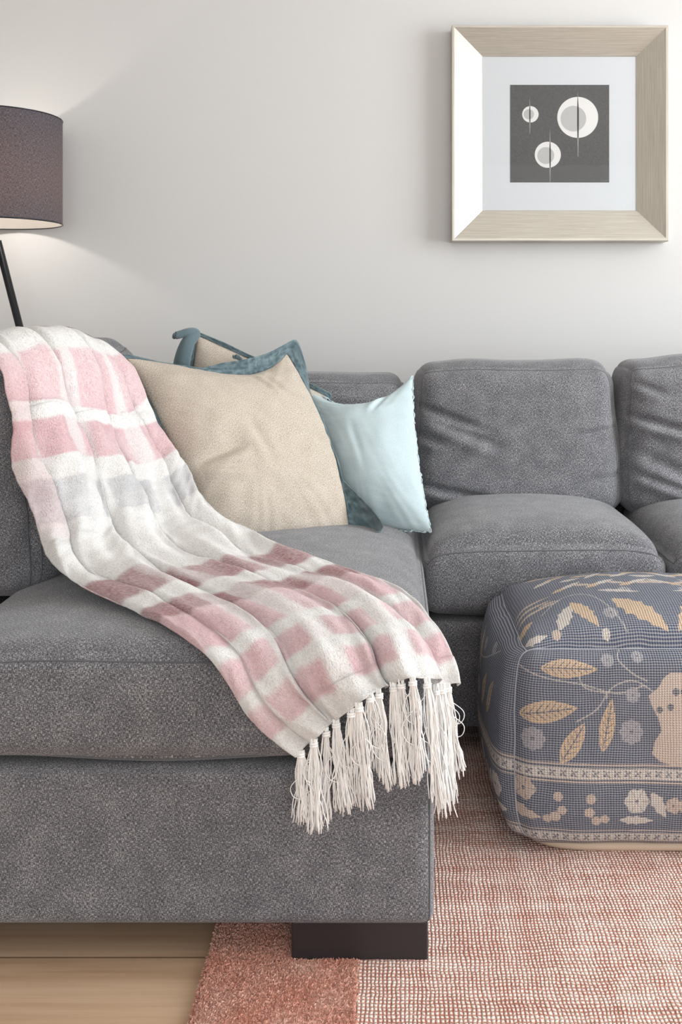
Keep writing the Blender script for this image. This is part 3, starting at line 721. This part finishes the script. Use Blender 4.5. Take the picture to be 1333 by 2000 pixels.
def pleaf(C, x, y, x0, y0, x1, y1, wd, col=tan, vein=True, rag=0):
    dx, dy = x1-x0, y1-y0; L = math.hypot(dx, dy); t = ((x-x0)*dx+(y-y0)*dy)/(L*L); s = ((x-x0)*-dy+(y-y0)*dx)/L
    prof = wd*np.sin(np.clip(t, 0, 1)**.8*PI)**.85
    if rag: prof = prof*(1-.28*np.abs(np.sin(t*PI*rag)))
    m_ = (np.abs(s) < prof) & (t > 0) & (t < 1)
    C[m_] = col
    if vein:
        q = m_ & ((np.abs(s) < 1.3) & (t > .1) & (t < .9)); C[q] = dots
        q = m_ & (np.abs(((t*L-np.abs(s)*1.0) % 13)-6.5) < 1.1) & (np.abs(s) < prof*.75); C[q] = dots
def pdisc(C, x, y, cx, cy, r, col=mauve, lob=8, core=True):
    d = np.hypot(x-cx, y-cy); a = np.arctan2(y-cy, x-cx); R_ = r*(1+.08*np.cos(a*lob))
    m_ = d < R_; C[m_] = col
    C[m_ & (np.abs(np.sin(a*lob/2)) < .16) & (d > r*.35)] = dots*.6+col*.4
    if core: C[d < r*.16] = dots
def pvine(C, x, y, pts, w=1.3, col=cream):
    P = crom([(a, b2, 0) for a, b2 in pts], 24)[:, :2]
    dm = np.full(x.shape, 1e9)
    for a, b2 in zip(P[:-1], P[1:]):
        v = b2-a; L = (v@v)+1e-9; t = np.clip(((x-a[0])*v[0]+(y-a[1])*v[1])/L, 0, 1)
        dm = np.minimum(dm, np.hypot(x-a[0]-t*v[0], y-a[1]-t*v[1]))
    C[dm < w] = C[dm < w]*.35+col*.65
def pband(C, x, y, y0, y1):
    m_ = (y > y0) & (y < y1); C[m_] = cream
    ymid = (y0+y1)/2; xx = (x % 21)-10.5
    sc = m_ & (np.abs(y-ymid) < (y1-y0)*.28) & ((np.abs(xx-(y-ymid)*.8) < 1.6) | (np.hypot(xx+4, y-ymid-3) < 2.6) | (np.hypot(xx-4, y-ymid+3) < 2.6))
    C[sc] = dots
    for e_ in (y0-3.5, y1+3.5): C[np.abs(y-e_) < 1.5] = vase
    for e_ in (y0+1, y1-1): C[np.abs(y-e_) < 1.2] = dots
def side_pattern(x, y, urn=True):       # x: 0.. along face, y: photo-like rows 1262..1645 (motif units of ~1 mm)
    C = np.broadcast_to(navy, x.shape+(3,)).copy()
    for k in range(0, 2):
        ox = 0
        mir = [x, 656-x][k]
        pvine(C, mir, y, [(0, 1300), (60, 1320), (130, 1330), (200, 1345), (255, 1330)])
        pvine(C, mir, y, [(280, 1345), (235, 1322), (190, 1335), (160, 1375), (120, 1400)])
        pvine(C, mir, y, [(210, 1262), (205, 1285), (235, 1310), (262, 1322)])
        pvine(C, mir, y, [(120, 1300), (135, 1335), (180, 1345)])
        pvine(C, mir, y, [(178, 1355), (182, 1350)])
        pleaf(C, mir, y, 50, 1302, 162, 1302, 17); pleaf(C, mir, y, 12, 1393, 122, 1374, 21)
        pleaf(C, mir, y, 90, 1480, 136, 1402, 17); pleaf(C, mir, y, 170, 1456, 190, 1355, 15)
        pdisc(C, mir, y, 38, 1437, 22); pdisc(C, mir, y, 228, 1418, 23); pdisc(C, mir, y, 232, 1348, 14); pdisc(C, mir, y, 182, 1285, 13); pdisc(C, mir, y, 245, 1278, 12)
        pdisc(C, mir, y, 20, 1535, 22, vase, 5); pleaf(C, mir, y, -20, 1572, 52, 1590, 14, vase, False, 4)
        for (cx, cy, r) in ((85, 1545, 9), (92, 1572, 9), (78, 1585, 10), (62, 1590, 8), (148, 1548, 10), (145, 1575, 10), (158, 1592, 9), (175, 1588, 9)): pdisc(C, mir, y, cx, cy, r, vase, 5, False)
        pdisc(C, mir, y, 240, 1552, 24, cream, 6); pleaf(C, mir, y, 270, 1535, 300, 1585, 15, cream, False, 3); pleaf(C, mir, y, 205, 1590, 275, 1592, 10, cream, False, 4)
        pdisc(C, mir, y, 315, 1560, 16, vase, 5)
    # urn in the middle
    t = (y-1308)/172.0
    if not urn:
        C[:] = np.where((y < 1480)[:, None], navy, C); pleaf(C, x, y, 40, 1405, 75, 1330, 15); pleaf(C, x, y, 95, 1460, 110, 1370, 12); pleaf(C, x, y, 180, 1400, 150, 1310, 16); pleaf(C, x, y, 250, 1450, 300, 1370, 15); pdisc(C, x, y, 50, 1450, 21); pdisc(C, x, y, 160, 1440, 21); pdisc(C, x, y, 230, 1330, 15); pleaf(C, x, y, 12, 1290, 60, 1300, 12); pvine(C, x, y, [(0, 1318), (90, 1330), (160, 1365), (260, 1350), (380, 1300)]); pleaf(C, x, y, 330, 1440, 380, 1360, 15); pdisc(C, x, y, 330, 1310, 14)
    hw = np.interp(t, [0, .06, .14, .24, .34, .50, .62, .74, .88, .97, 1.0], [20, 34, 42, 64, 58, 44, 38, 52, 58, 40, 20])
    m_ = (np.abs(x-328) < hw) & (t > 0) & (t < 1) & urn; C[m_] = vase
    for sx_ in ((-1, 1) if urn else ()):
        for (cx, cy, r) in ((42, 1375, 6.5), (20, 1370, 6.5), (8, 1342, 7)): C[np.hypot(x-328-sx_*cx, y-cy) < r] = dots
    pband(C, x, y, 1486, 1512); pband(C, x, y, 1617, 1640)
    return C
def top_pattern(x, y):        # y 0 at the front edge, growing to the back
    C = np.broadcast_to(navy*1.25, x.shape+(3,)).copy()  # navy brightened so the top looks lit, light put into the colour
    for k in range(2):
        m = [x, 656-x][k]
        pleaf(C, m, y, 88, 30, 128, 108, 18, cream, False, 4); pleaf(C, m, y, 128, 118, 172, 30, 20, tan, False, 5); pleaf(C, m, y, 220, 118, 318, 20, 30, tan, False, 5)
        pleaf(C, m, y, 5, 12, 62, 22, 10, cream, False, 3); pleaf(C, m, y, -5, 60, 40, 78, 15, tan, False, 3)
        pdisc(C, m, y, 80, 22, 10, vase, 5, False); pdisc(C, m, y, 185, 18, 9, cream, 5, False); pdisc(C, m, y, 205, 65, 16, mauve); pleaf(C, m, y, 60, 130, 110, 140, 10, vase)
        pvine(C, m, y, [(60, 90), (120, 150), (180, 140), (230, 20)])
        for q in range(3): pleaf(C, m, y, 0, 110+q*24, 95, 130+q*24, 5, vase, False)
        for q in range(9):
            pleaf(C, m, y, 100+q*26, 190+(q % 3)*16, 150+q*26, 205+((q+1) % 3)*18, 10, [tan, cream, vase][q % 3], False, 3)
            pleaf(C, m, y, 70+q*30, 262+(q % 2)*30, 122+q*30, 272+((q+1) % 3)*26, 10, [cream, tan][q % 2], False, 3)
            pleaf(C, m, y, 60+q*32, 345+(q % 2)*18, 120+q*32, 350, 10, [tan, cream][q % 2], False, 3)
        pdisc(C, m, y, 260, 165, 14, mauve); pleaf(C, m, y, 200, 168, 290, 150, 9, cream, False, 4)
    return C
def pouf_face(name_key, nu, nv):
    a = np.linspace(-1, 1, nu+1); b = np.linspace(-1, 1, nv+1); A, B = np.meshgrid(a, b, indexing='ij'); A = A.ravel(); B = B.ravel(); one = np.ones_like(A)
    p = {'front': (A, -one, B), 'left': (-one, A, B), 'right': (one, A, B), 'back': (A, one, B), 'top': (A, B, one), 'bottom': (A, B, -one)}[name_key]
    X = pouf_pts(np.stack(p, 1))
    As, Bs = spread(A), spread(B)
    Lu = (PX1-PX0) if name_key in ('front', 'back', 'top', 'bottom') else (PY1-PY0)
    Lv = (PZ1-PZ0) if name_key in ('front', 'left', 'right', 'back') else (PY1-PY0)
    if name_key in ('front', 'back', 'left', 'right'):
        x = (As+1)/2*Lu/.575*656
        if name_key == 'left': x = (1-(As+1)/2)*Lu/.575*656
        C = side_pattern(x, 1262+(1-(Bs+1)/2)*403, name_key in ('front', 'back'))
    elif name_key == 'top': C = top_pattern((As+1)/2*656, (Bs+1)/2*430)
    else: C = np.broadcast_to(cream, (len(A), 3)).copy()
    idx = np.arange(len(A)).reshape(nu+1, nv+1)
    q = np.stack([idx[:-1, :-1], idx[1:, :-1], idx[1:, 1:], idx[:-1, 1:]], -1).reshape(-1, 4)
    if name_key in ('back', 'left', 'bottom'): q = q[:, ::-1]
    UV = np.stack([As*Lu/2+.5, Bs*Lv/2+.5], 1)
    return X, q, C, UV
Xs, Qs, Cs, Us = [], [], [], []; b0 = 0
for k, nu, nv in (('front', 430, 300), ('left', 230, 260), ('top', 360, 240), ('right', 50, 50), ('back', 50, 50), ('bottom', 30, 30)):
    X, q, Cc, UV = pouf_face(k, nu, nv); Xs.append(X); Qs.append(q+b0); Cs.append(Cc); Us.append(UV); b0 += len(X)
X = np.vstack(Xs); Q = np.vstack(Qs); Cc = np.vstack(Cs); UV = np.vstack(Us)
me = bpy.data.meshes.new('pouf'); me.vertices.add(len(X)); me.vertices.foreach_set('co', X.ravel())
me.loops.add(Q.size); me.loops.foreach_set('vertex_index', Q.ravel()); me.polygons.add(len(Q)); me.polygons.foreach_set('loop_start', np.arange(0, Q.size, 4)); me.update(calc_edges=True); me.validate()
setcolor(me, np.concatenate([Cc, np.ones((len(Cc), 1))], 1))
ul = me.uv_layers.new(name='UVMap'); ul.data.foreach_set('uv', UV[Q].astype(np.float32).ravel())
link('woven_cover', me, M['pouf'], pouf)
paths = []
for a, b2 in (((-1, -1, -1), (-1, -1, 1)), ((-1, -1, 1), (1, -1, 1)), ((-1, -1, 1), (-1, 1, 1)), ((1, -1, -1), (1, -1, 1))):
    a = np.array(a, float); b2 = np.array(b2, float); t = np.linspace(0, 1, 60)[:, None]; paths.append(pouf_pts(a+(b2-a)*t))
seam_m, nt, b = newmat('pouf_seam_yarn', .9); b.inputs['Base Color'].default_value = lin(170, 172, 178)
link('seam', tubes(paths, [.0014]*4, 6), seam_m, pouf)
t = np.linspace(0, 2*PI, 121); hx, hy = (PX1-PX0)/2, (PY1-PY0)/2
se = lambda c: np.sign(c)*np.abs(c)**.35
me = tubes([np.stack([(PX0+PX1)/2+se(np.cos(t))*(hx-.026), (PY0+PY1)/2+se(np.sin(t))*(hy-.016), 0*t+.020], 1)], [.0105], 10)
tag(link('base_band', me, M['cotton'], pouf), 'plain cream cotton band at the bottom')

# ------------------------------------------------------------------ rug
def rug():
    X0, X1, Y0, Y1 = -.282, 2.3, .95, 2.92; nb = -.054
    xs = np.concatenate([np.arange(X0, nb, .003), [nb], np.arange(nb+.005, 1.1, .0055), np.arange(1.14, X1, .04)]); ys = np.concatenate([np.arange(Y0, 1.3, .02), np.arange(1.3, 2.35, .0035), np.arange(2.37, Y1, .03)])
    A, B = np.meshgrid(xs, ys, indexing='ij'); P = np.stack([A.ravel(), B.ravel(), 0*A.ravel()], 1)
    z = .0090+vnoise(P, 14, 4)*.0026
    pl = P[:, 0] < nb; z = z+np.where(pl, rng.normal(0, .0006, len(P))+vnoise(P, 60, 6)*.0004, rng.normal(0, .0003, len(P)))
    edge = np.exp(-(P[:, 0]-X0)/.004); P[:, 0] += edge*vnoise(P, 40, 2)*.0025+.004*np.sin(P[:, 1]*9)*np.exp(-(P[:, 0]-X0)/.1)
    z = np.where(P[:, 0] < X0+.0035, .001, z); P[:, 2] = np.maximum(z, .001)
    nu, nv = len(xs), len(ys); idx = np.arange(nu*nv).reshape(nu, nv)
    q = np.stack([idx[:-1, :-1], idx[1:, :-1], idx[1:, 1:], idx[:-1, 1:]], -1).reshape(-1, 4)
    me = bpy.data.meshes.new('rug'); me.from_pydata(P.tolist(), [], q.tolist()); me.update()
    mi = (np.repeat(np.arange(nu-1), nv-1) >= np.searchsorted(xs, nb-.0005)).astype(int)
    o = link('area_rug', me, [M['rug_plain'], M['rug_weave']]); me.polygons.foreach_set('material_index', mi)
    N = 80000; fx = rng.uniform(X0+.002, nb, N); fy = rng.uniform(.955, 2.2, N); th = rng.uniform(0, 2*PI, N); ln = rng.uniform(.003, .008, N); hz = rng.uniform(.001, .0045, N)
    fx[:2500] = X0+.003; th[:2500] = rng.normal(PI, .6, 2500)
    wx, wy = -np.sin(th)*.0004, np.cos(th)*.0004; zb = .0095+rng.uniform(-.0005, .0005, N); zb[:2500] = rng.uniform(.002, .009, 2500)
    v = np.stack([np.stack([fx-wx, fy-wy, zb], 1), np.stack([fx+wx, fy+wy, zb], 1), np.stack([fx+np.cos(th)*ln*.55+wx, fy+np.sin(th)*ln*.55+wy, zb+hz], 1), np.stack([fx+np.cos(th)*ln, fy+np.sin(th)*ln, np.maximum(zb+hz*.3, .001)], 1)], 1).reshape(-1, 3)
    mp = bpy.data.meshes.new('pile'); mp.from_pydata(v.tolist(), [], np.arange(N*4).reshape(-1, 4).tolist()); mp.update()
    tag(link('wool_pile', mp, M['rug_plain'], o, False), kind='stuff')
    tag(o, 'flat woven salmon pink and cream rug with a plain salmon border', 'rug')
rug()

# ------------------------------------------------------------------ framed picture
fk = 3.262
pf = empty('framed_picture', (.534, WY, 1.234), 'square champagne wood frame with abstract black and white circle print on the wall', 'picture')
x0, x1 = (883-VX)*3.262/F, (1307-VX)*3.262/F; z1, z0 = W(0, 49, fk)[2], W(0, 471, fk)[2]
i0, i1 = (943-VX)/603.5, (1244-VX)/603.5; j1, j0 = H-(110-HY)/603.5, H-(411-HY)/603.5
yo, yi = fk, 3.316
def mitre(k):
    # profile: wall back, outer side, outer lip, bevel, inner lip ; ring coordinates interpolate outer->inner
    prof = [(0, WY-.002), (0, yo+.002), (.002, yo), (.0085, yo), (.0105, yo+.0015), (1, yi), (1, yi+.003)]
    V = []; lens = []
    def corner(c, f, ab):
        ox, oz = [(x0, z0), (x1, z0), (x1, z1), (x0, z1)][c]; ix, iz = [(i0, j0), (i1, j0), (i1, j1), (i0, j1)][c]
        if f >= 1: return ix, iz
        wdt = abs(ix-ox); g_ = min(1, f/wdt) if f > 0 else 0
        return ox+(ix-ox)*g_, oz+(iz-oz)*g_
    Vs = []; UVs = []
    for c in (k, (k+1) % 4):
        for (f, y) in prof:
            X_, Z_ = corner(c, f, 0); Vs.append((X_, y, Z_))
            UVs.append(((X_ if k % 2 == 0 else Z_), (Z_ if k % 2 == 0 else X_)))
    n = len(prof); Fs = [(i, n+i, n+i+1, i+1) for i in range(n-1)]
    me = mesh_from(Vs, Fs); ul = me.uv_layers.new(name='UVMap'); UVs = np.array(UVs); ul.data.foreach_set('uv', UVs[np.array(Fs)].astype(np.float32).ravel())
    bm = bmesh.new(); bm.from_mesh(me); bmesh.ops.recalc_face_normals(bm, faces=bm.faces); bm.to_mesh(me); bm.free()
    return link('frame_rail', me, M['frame'], pf, False)
for k in range(4): mitre(k)
box('mat_board', (i0-.004, i1+.004, yi+.0025, WY-.003, j0-.004, j1+.004), M['board'], pf)
# print sheet with its circles and strokes in one mesh
bm = bmesh.new(); kk = 602.5
def pX(px): return (px-VX)/kk
def pZ(py): return H-(py-HY)/kk
box_bm(bm, pX(997), pX(1190.5), yi+.0017, yi+.0026, pZ(356.5), pZ(166)); 
def disc(cx, cy, r, y, mi):
    c = bmesh.ops.create_circle(bm, cap_ends=True, segments=64, radius=r/kk)
    for v in c['verts']: v.co = Vector((pX(cx)+v.co.x, y, pZ(cy)+v.co.y))
    for f in {f for v in c['verts'] for f in v.link_faces}: f.material_index = mi; 
def stroke(x, y0, y1, w, y, mi):
    n0 = len(bm.faces)
    vs_ = [bm.verts.new((pX(x-w*.2), y, pZ(y0))), bm.verts.new((pX(x+w/2), y, pZ(y0+(y1-y0)*.3))), bm.verts.new((pX(x+w/2), y, pZ(y1-(y1-y0)*.3))), bm.verts.new((pX(x+w*.2), y, pZ(y1))), bm.verts.new((pX(x-w*.2), y, pZ(y1))), bm.verts.new((pX(x-w/2), y, pZ(y1-(y1-y0)*.3))), bm.verts.new((pX(x-w/2), y, pZ(y0+(y1-y0)*.3)))]
    f = bm.faces.new(vs_); f.material_index = mi
k1, k2, k3, k4 = yi+.0015, yi+.0013, yi+.0011, yi+.0009
for (cx, cy, r, gx, gy, gr, sx_, s0, s1, w) in ((1129, 229.5, 40, 1120.5, 232, 25, 1129.5, 176, 306, 3), (1036.5, 223.5, 16, 1033.5, 223.5, 10, 1035.5, 189, 262, 2.2), (1070.5, 302.5, 25.5, 1066.5, 304, 16.5, 1075, 251, 356, 2.4)):
    disc(cx, cy, r, k1, 1); disc(gx, gy, gr, k2, 2)
    stroke(sx_, s0, s1, w, k3, 4); stroke(sx_, cy-r, cy+r, w*1.1, k4, 3)
for q in range(5): stroke(1174+q*3, 352+(q % 2)*.6, 353.4+(q % 2)*.6, 1.6, k3, 4)
me = bpy.data.meshes.new('print'); bm.to_mesh(me); bm.free()
link('art_print', me, [M['ink'], M['ink_white'], M['ink_grey'], M['ink_dark'], M['ink_mid']], pf, False)
box('glass', (i0, i1, yi-.0015, yi-.0005, j0, j1), M['glass'], pf)

# ------------------------------------------------------------------ floor lamp
LX, LY = (-13-VX)*3.115/F, 3.115
zt_, zb_ = W(0, 231, LY)[2], W(0, 436, LY)[2]; R = 129*LY/F
lamp = empty('floor_lamp', (LX, LY, 0), 'black tripod floor lamp with a dark grey linen drum shade behind the sofa', 'lamp')
def drum(r, z0_, z1_, name, mat, parent, flip=False):
    n = 96; V = []; Fq = []; UVs = []
    for j in range(5):
        for i in range(n+1): a = 2*PI*i/n; V.append((LX+r*math.cos(a), LY+r*math.sin(a), z0_+(z1_-z0_)*j/4)); UVs.append((a*r, z0_+(z1_-z0_)*j/4))
    for j in range(4):
        for i in range(n): f = (j*(n+1)+i, j*(n+1)+i+1, (j+1)*(n+1)+i+1, (j+1)*(n+1)+i); Fq.append(f[::-1] if flip else f)
    me = mesh_from(V, Fq); ul = me.uv_layers.new(name='UVMap'); UVs = np.array(UVs); ul.data.foreach_set('uv', UVs[np.array(Fq)].astype(np.float32).ravel())
    return link(name, me, mat, parent)
shade = drum(R, zb_, zt_, 'lamp_shade', M['shade'], lamp)
drum(R-.0015, zb_, zt_, 'shade_lining', M['lining'], shade, True)
def ring(r, z, rad):
    t = np.linspace(0, 2*PI, 97); return np.stack([LX+r*np.cos(t), LY+r*np.sin(t), 0*t+z], 1), rad
p1, r1 = ring(R, zb_, .0022); p2, r2 = ring(R, zt_, .0018)
link('shade_trim', tubes([p1], [r1], 6), M['metal'], shade); link('shade_trim', tubes([p2], [r2], 6), M['metal'], shade)
sp_ = [[(LX, LY, zt_-.03), (LX+(R-.003)*math.cos(a), LY+(R-.003)*math.sin(a), zt_-.008)] for a in (.5, 2.6, 4.7)]
link('shade_spider', tubes([np.array([np.array(a)*(1-t)+np.array(b2)*t for t in (0, .5, 1)]) for a, b2 in sp_], [.0015]*3, 6), M['metal'], shade)
hubz = 1.235
link('socket_stem', tubes([[(LX, LY, hubz-.02), (LX, LY, 1.31), (LX, LY, 1.35)]], [[.011, .011, .016]], 16), M['metal'], lamp)
bm = bmesh.new(); bmesh.ops.create_uvsphere(bm, u_segments=20, v_segments=14, radius=.028)
for v in bm.verts: v.co = Vector((LX+v.co.x, LY+v.co.y, 1.394+v.co.z*1.25))
me = bpy.data.meshes.new('bulb'); bm.to_mesh(me); bm.free(); link('bulb', me, M['bulb'], lamp)
link('hub', tubes([[(LX, LY, hubz-.04), (LX, LY, hubz-.035), (LX, LY, hubz+.005), (LX, LY, hubz+.01)]], [[.014, .018, .018, .014]], 20), M['metal'], lamp)
for (fx, fy) in ((-.935, 3.25), (LX-.36, LY+.12), (LX-.02, LY-.38)):
    d = np.array([fx-LX, fy-LY]); d = d/np.linalg.norm(d)*.012
    link('leg', tubes([[(LX+d[0], LY+d[1], hubz-.015), ((LX+fx)/2, (LY+fy)/2, hubz/2), (fx, fy, .003)]], [[.0115, .0115, .0115]], 16), M['metal'], lamp)
l = bpy.data.lights.new('lamp_bulb_light', 'POINT'); l.energy = 2.8; l.color = (1, .93, .87); l.shadow_soft_size = .018
lo_ = bpy.data.objects.new('lamp_bulb_light', l); COL.objects.link(lo_); lo_.location = (0, 0, 1.394); lo_.parent = lamp
M['bulb'].node_tree.nodes['Principled BSDF'].inputs['Alpha'].default_value = .15
